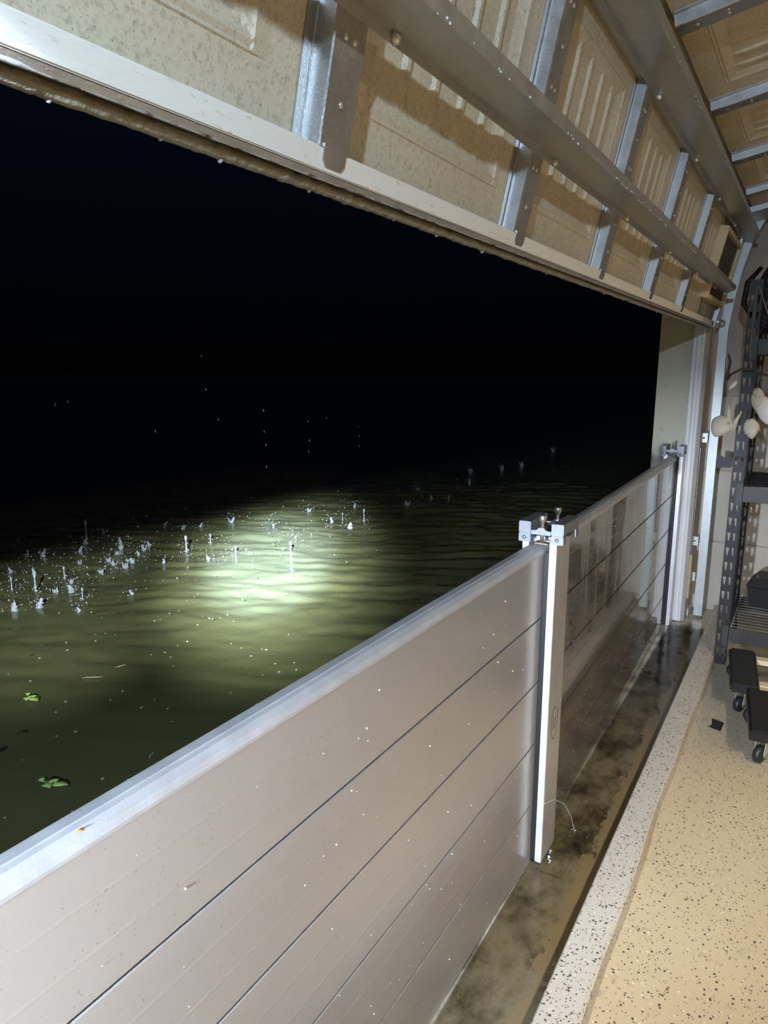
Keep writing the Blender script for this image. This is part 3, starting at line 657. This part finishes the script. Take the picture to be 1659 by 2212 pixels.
# ================================================================== RACK AND ITS GOODS
rk = thing('storage_rack', 'black slotted steel shelving rack against the far wall', 'rack', (3.9, -.302, 0))
def holed_plate(w, h, pitch, z_off, holes, th=.002):
    """plate in the x=0 plane, y from 0 to -w, z 0..h, with holes repeated every pitch; holes = polygons of 4 (y,z) inside one cell column"""
    mb = MB(); cols = sorted(holes, key=lambda hh: hh[0]); k = int((h - z_off)//pitch)
    edges = [0.0] + [c for hh in cols for c in (hh[0], hh[1])] + [w]
    def q(y0, y1, z0, z1): mb.add([(0,-y0,z0),(0,-y1,z0),(0,-y1,z1),(0,-y0,z1)], [(0,1,2,3)])
    for i in range(0, len(edges), 2):
        if edges[i+1] - edges[i] > 1e-4: q(edges[i], edges[i+1], 0, h)
    for (y0, y1, poly) in cols:
        if z_off > 0: q(y0, y1, 0, z_off)
        for r in range(k):
            zb = z_off + r*pitch; out = [(y0,zb),(y1,zb),(y1,zb+pitch),(y0,zb+pitch)]; inn = [(y0+a*(y1-y0), zb+b*pitch) for a, b in poly]
            v = [(0,-a,b) for a, b in out+inn]; mb.add(v, [(j,(j+1)%4,(j+1)%4+4,j+4) for j in range(4)])
        q(y0, y1, z_off + k*pitch, h)
    return mb
def solid(o, th=.002):
    md = o.modifiers.new('thickness', 'SOLIDIFY'); md.thickness = th; md.offset = 0; return o
tear_l = [(.42,.22),(.66,.22),(.90,.75),(.12,.75)]; tear_r = [(.34,.22),(.58,.22),(.88,.75),(.10,.75)]
def rack_post(name, x, y, mirror=1):
    p = solid(holed_plate(.055, 1.93, .077, .03, [(.004,.024,tear_l),(.031,.051,tear_r)]).build(name, 'rack', rk))
    p.location = (x, y, 0); p.scale = (1, mirror, 1)
    s = solid(holed_plate(.045, 1.93, .077, .03, [(.010,.030,[(.35,.2),(.65,.2),(.65,.75),(.35,.75)])]).build('post_side', 'rack', p))
    s.location = (0, -.055, 0); s.rotation_euler = (0, 0, R(90))
    f = MB().box(-.004, .050, -.058, .004, 0, .035).build('post_foot', 'crate', p, .002)
    return p
RW = 1.55
rack_post('rack_post', 0, 0); rack_post('rack_post', 0, -RW, -1)
for yy, mi in ((0, 1), (-RW, -1)):
    p = solid(holed_plate(.055, 1.93, .0585, .03, [(.031,.050,[(.30,.2),(.70,.2),(.70,.72),(.30,.72)])]).build('rack_post', 'rack', rk)); p.location = (.60, yy, 0); p.scale = (1, mi, 1)
    MB().box(-.004, .05, -.058, .004, 0, .035).build('post_foot', 'crate', p, .002)
    for z in (.17, .91, 1.62): MB().box(.01, .6, -.050*mi-.006 + yy, -.050*mi+.006 + yy, z-.035, z+.035).build('side_beam', 'rack', rk)
for zb, zt in ((.130,.207), (.868,.946), (1.585,1.655)):
    b = MB().prism([(-.008,zb),(.022,zb),(.022,zb+.003),(-.005,zb+.003),(-.005,zt-.02),(.010,zt-.018),(.010,zt-.015),(-.008,zt)], -.060, -RW+.06, 'y').build('shelf_beam', 'shelf', rk)
    MB().box(-.0115, -.0085, -.0575, -.028, zb-.022, zt+.012).build('beam_plate', 'shelf', b, .001)
    MB().prism([(.58,zb),(.59,zb),(.59,zt),(.58,zt)], -.06, -RW+.06, 'y').build('shelf_beam', 'shelf', rk)
    mb = MB()
    for i in range(12): x = .02 + i*.048; mb.tube([(x,-.06,zt+.001),(x,-RW+.06,zt+.001)], .0028, 6)
    for j in range(9): mb.tube([(.012,-.065-j*.175,zt-.004),(.575,-.065-j*.175,zt-.004)], .0028, 6)
    mb.build('wire_deck', 'wire' if zb < .3 else 'shelf', rk)
# black wall bracket between track and rack post
kb = thing('steel_bracket', 'small black slotted bracket bridging from track to the rack post', 'bracket', (4.40, -.205, 1.0))
kb.rotation_euler = (0, 0, 0)
MB().prism([(0,-.03),(.0,.028),(-.05,.028),(-.05,.020),(-.105,.016),(-.105,-.012),(-.05,-.020),(-.05,-.03)], -.004, .004, 'x').build('bracket_plate', 'black', kb)
MB().box(-.006, .006, -.0, .028, -.036, .034).build('bracket_clip', 'black', kb, .002)
MB().box(-.0065, -.0045, -.085, -.055, -.008, .009).build('slot_window', 'block', kb)
MB().lathe([(.0001,-.006),(.006,-.004),(.007,0)], (-.0045, -.098, 0), 8, 'x').build('bolt', 'nickel', kb)

# black plastic bin on the lower shelf
bn = thing('storage_bin', 'black lidded plastic bin on the lower rack shelf', 'bin', (4.30, -.42, .2125), (0,0,R(-4)))
mb = MB().add([(0,0,0),(.18,0,0),(.18,-.55,0),(0,-.55,0),(-.01,.02,.12),(.20,.02,.12),(.20,-.58,.12),(-.01,-.58,.12)], [(3,2,1,0),(4,5,6,7),(0,1,5,4),(1,2,6,5),(2,3,7,6),(3,0,4,7)])
mb.build('body', 'crate', bn, .008)
mb = MB().add([(-.018,.026,.121),(.21,.026,.121),(.21,-.59,.121),(-.018,-.59,.121),(.012,-.018,.168),(.19,-.018,.168),(.19,-.56,.150),(.012,-.56,.150)], [(3,2,1,0),(4,5,6,7),(0,1,5,4),(1,2,6,5),(2,3,7,6),(3,0,4,7)])
mb.build('lid', 'crate', bn, .004)
for y in (-.02, -.12): MB().add([(.012,y,.164),(.03,y,.164),(.03,y-.02,.163),(.012,y-.02,.163),(.018,y-.006,.19)], [(3,2,1,0),(0,1,4),(1,2,4),(2,3,4),(3,0,4)]).build('latch', 'crate', bn)

# furniture dollies
def dolly(loc, rz, label, padmat, width, soft, L=.475):
    d = thing('furniture_dolly', label, 'dolly', loc, (0,0,rz))
    PW = .118
    def caster(x, y, a):
        f = MB().box(-.026, .026, -.026, .026, .0895, .093).build('caster_fork', 'caster', d, .001)
        f.location = (x, y, 0); f.rotation_euler = (0,0,a)
        for s in (-1, 1): MB().prism([(-.024,.0895),(.024,.0895),(.040,.040),(.034,.026),(.022,.030)], s*.019-.0015, s*.019+.0015, 'y').build('fork_cheek', 'caster', f)
        MB().lathe([(.010,-.0135),(.030,-.0135),(.0355,-.009),(.0355,.009),(.030,.0135),(.010,.0135)], (.030,0,.0356), 22, 'y').build('wheel', 'black', f)
    for y0 in (0, -width+PW):
        p = MB().box(0, L, y0-PW, y0, .0935, .135).build('end_board', padmat, d, .010 if soft else .005, seg=3)
        if not soft: MB().box(.006, L-.006, y0-PW+.006, y0-.006, .1352, .139).build('pad_rim', 'crate', p, .002)
    for x in (.06, L-.10):
        MB().box(x, x+.055, -width+.02, -.012 if False else -PW-.001, .098, .122).build('cross_rail', 'wood', d, .002)
    for (x, y, a) in ((.05,-.06,R(150)),(L-.05,-.06,R(100)),(.05,-width+.06,R(20)),(L-.05,-width+.06,R(60))): caster(x, y, a)
    return d
dolly((3.340, -.426, 0), R(6.0), 'carpet ended wooden furniture dolly parked half under the rack', 'carpet', .74, True)
dolly((2.912, -.535, 0), R(6.0), 'nearer black furniture dolly with glossy rubber end pads', 'pad', .74, False, .418)
# scrap of tape on the floor
mb = MB().add([(-.030,-.030,.002),(.028,-.036,.002),(.036,.030,.006),(.0,.022,.003),(-.022,.034,.004),(-.030,-.030,.0005),(.028,-.036,.0005),(.036,.030,.0045),(.0,.022,.0015),(-.022,.034,.0025)], [(0,1,2,3,4),(9,8,7,6,5),(0,5,6,1),(1,6,7,2),(2,7,8,3),(3,8,9,4),(4,9,5,0)])
o = mb.build('tape_scrap', 'black'); o.location = (3.17, -.398, 0); o.scale = (1.45,.75,1); tag(o, 'small black scrap of tape lying on the speckled floor', 'scrap')

# driftwood and shell hanging in front of the rack
sm_ = thing('shell_mobile', 'driftwood stick hung with bleached shells against the black rack post', 'ornament', (3.86, -.33, 1.51))
st = MB().tube([(0,.086,-.045),(-.004,.070,-.020),(0,.030,.004),(0,-.012,.006),(-.003,-.055,-.012),(0,-.105,-.030),(0,-.20,-.040)], [.007,.0065,.006,.0055,.006,.0055,.004], 8).build('driftwood', 'drift', sm_)
MB().tube([(0,.086,-.045),(.004,.083,.0),(.002,.078,.040),(.0,.090,.075)], [.008,.006,.006,.004], 8).build('branch', 'drift', st)
MB().tube([(.0,-.012,.006),(.002,.0,.10),(.002,-.005,.385)], .0011, 5).build('twine', 'twine', sm_)
MB().tube([(.0,-.012,.385),(-.003,-.045,.30),(-.004,-.085,.20)], .0018, 5).build('twine', 'twine', sm_)
def shell(y, z, w, h, mtl, tilt, seed):
    mb = MB(); n, q = 12, 14; vs = []
    for i in range(n+1):
        t = i/n; rr = math.sin(math.pi*min(.985, t*.9+.06))**.75
        for k in range(q):
            a = 2*math.pi*k/q; f = 1 + .14*noise.noise(Vector((math.cos(a)*1.3+seed, math.sin(a)*1.3, t*2.5)))
            vs.append((.30*w*rr*math.sin(a)*f, .5*w*rr*math.cos(a)*f + .12*w*t*t, (t-.5)*h*-1 + .08*h*math.cos(2*a)*rr))
    mb.add(vs, [(i*q+k, i*q+(k+1)%q, (i+1)*q+(k+1)%q, (i+1)*q+k) for i in range(n) for k in range(q)], True); mb.add(vs[:q], [tuple(range(q))[::-1]]); mb.add(vs[-q:], [tuple(range(q))])
    o = mb.build('shell', mtl, sm_); o.location = (-.012, y, z); o.rotation_euler = (tilt, 0, 0)
    return o
s1 = shell(.087, -.272, .105, .105, 'shell', .25, 1.0)
MB().tube([(0,-.02,.03),(.0,-.005,.075),(0,.008,.11)], [.014,.009,.003], 8).build('shell_spire', 'shell', s1)
MB().tube([(0,-.052,.0),(.0,-.050,.05),(0,-.058,.095)], [.012,.010,.003], 8).build('shell_spire', 'shell', s1)
shell(-.045, -.275, .070, .095, 'shell', -.3, 2.0)
shell(-.062, -.145, .062, .125, 'shell', -.25, 3.0)
shell(-.095, -.185, .075, .13, 'shellw', -.35, 4.0)
shell(.056, -.072, .022, .05, 'shellw', .6, 5.0)
for (y, z, yt, zt) in ((.087,-.225,.070,-.02),(-.045,-.23,-.05,-.012),(-.062,-.085,-.06,-.015),(.056,-.05,.05,-.006)): MB().tube([(-.004,y,z),(-.002,(y+yt)/2,(z+zt)/2),(0,yt,zt)], .0009, 5).build('twine', 'twine', sm_)

# things hung on the back of the rack post
bg = thing('backpack', 'dark floral backpack hanging behind the top of the rack post', 'bag', (4.10, -.47, 1.665))
mb = MB(); n, q = 10, 18; vs = []
for i in range(n+1):
    t = i/n; z = .02 + t*.42; rr = (1 - .55*max(0, t-.62)/.38)*(.75+.25*min(1, t*6))
    for k in range(q):
        a = 2*math.pi*k/q; ca, sa = math.cos(a), math.sin(a); pw = lambda v: math.copysign(abs(v)**.6, v)
        vs.append((.10*rr*pw(ca) + .008*noise.noise(Vector((ca*2,sa*2,t*5))), .145*rr*pw(sa) + .008*noise.noise(Vector((sa*3,ca*2,t*4))), z))
mb.add(vs, [(i*q+k, i*q+(k+1)%q, (i+1)*q+(k+1)%q, (i+1)*q+k) for i in range(n) for k in range(q)], True); mb.add(vs[:q], [tuple(range(q))[::-1]]); mb.add(vs[-q:], [tuple(range(q))])
mb.build('body', 'bag', bg)
MB().box(-.112, -.085, -.09, .09, .12, .158).build('red_panel', 'red', bg, .010)
MB().tube([(-.02,.140,.34),(-.03,.195,.27),(-.02,.205,.17),(-.01,.150,.09)], [.010,.013,.013,.010], 8).build('shoulder_strap', 'crate', bg)
MB().tube([(-.06,-.03,.02),(-.065,-.035,-.15),(-.06,-.03,-.30)], .007, 8).build('loose_strap', 'crate', bg)
MB().tube([(0,-.03,.43),(0,-.0,.46),(0,.03,.43)], .007, 8).build('handle', 'crate', bg)
bt = thing('plastic_canister', 'smoky grey plastic canister hanging below the floral backpack', 'canister', (3.985, -.425, 1.655))
MB().lathe([(.001,.0),(.030,.002),(.034,.010),(.034,.060),(.028,.072),(.018,.076),(.018,.088),(.001,.089)], (0,0,0), 16).build('body', 'bottle', bt)
MB().lathe([(.021,.082),(.021,.097),(.001,.098)], (0,0,.0), 14).build('cap', 'crate', bt)

# ceiling lamps as fittings round the area lights
for (x, y) in ((.9,-2.15), (2.6,-3.9)):
    t = thing('ceiling_light', 'long slim lamp fitting on the garage ceiling, ' + ('nearer the door' if y > -3 else 'deeper in the room'), 'lamp', (x, y, 2.92))
    MB().box(-.60, .60, -.085, .085, -.06, 0).build('housing', 'ceil', t, .004)
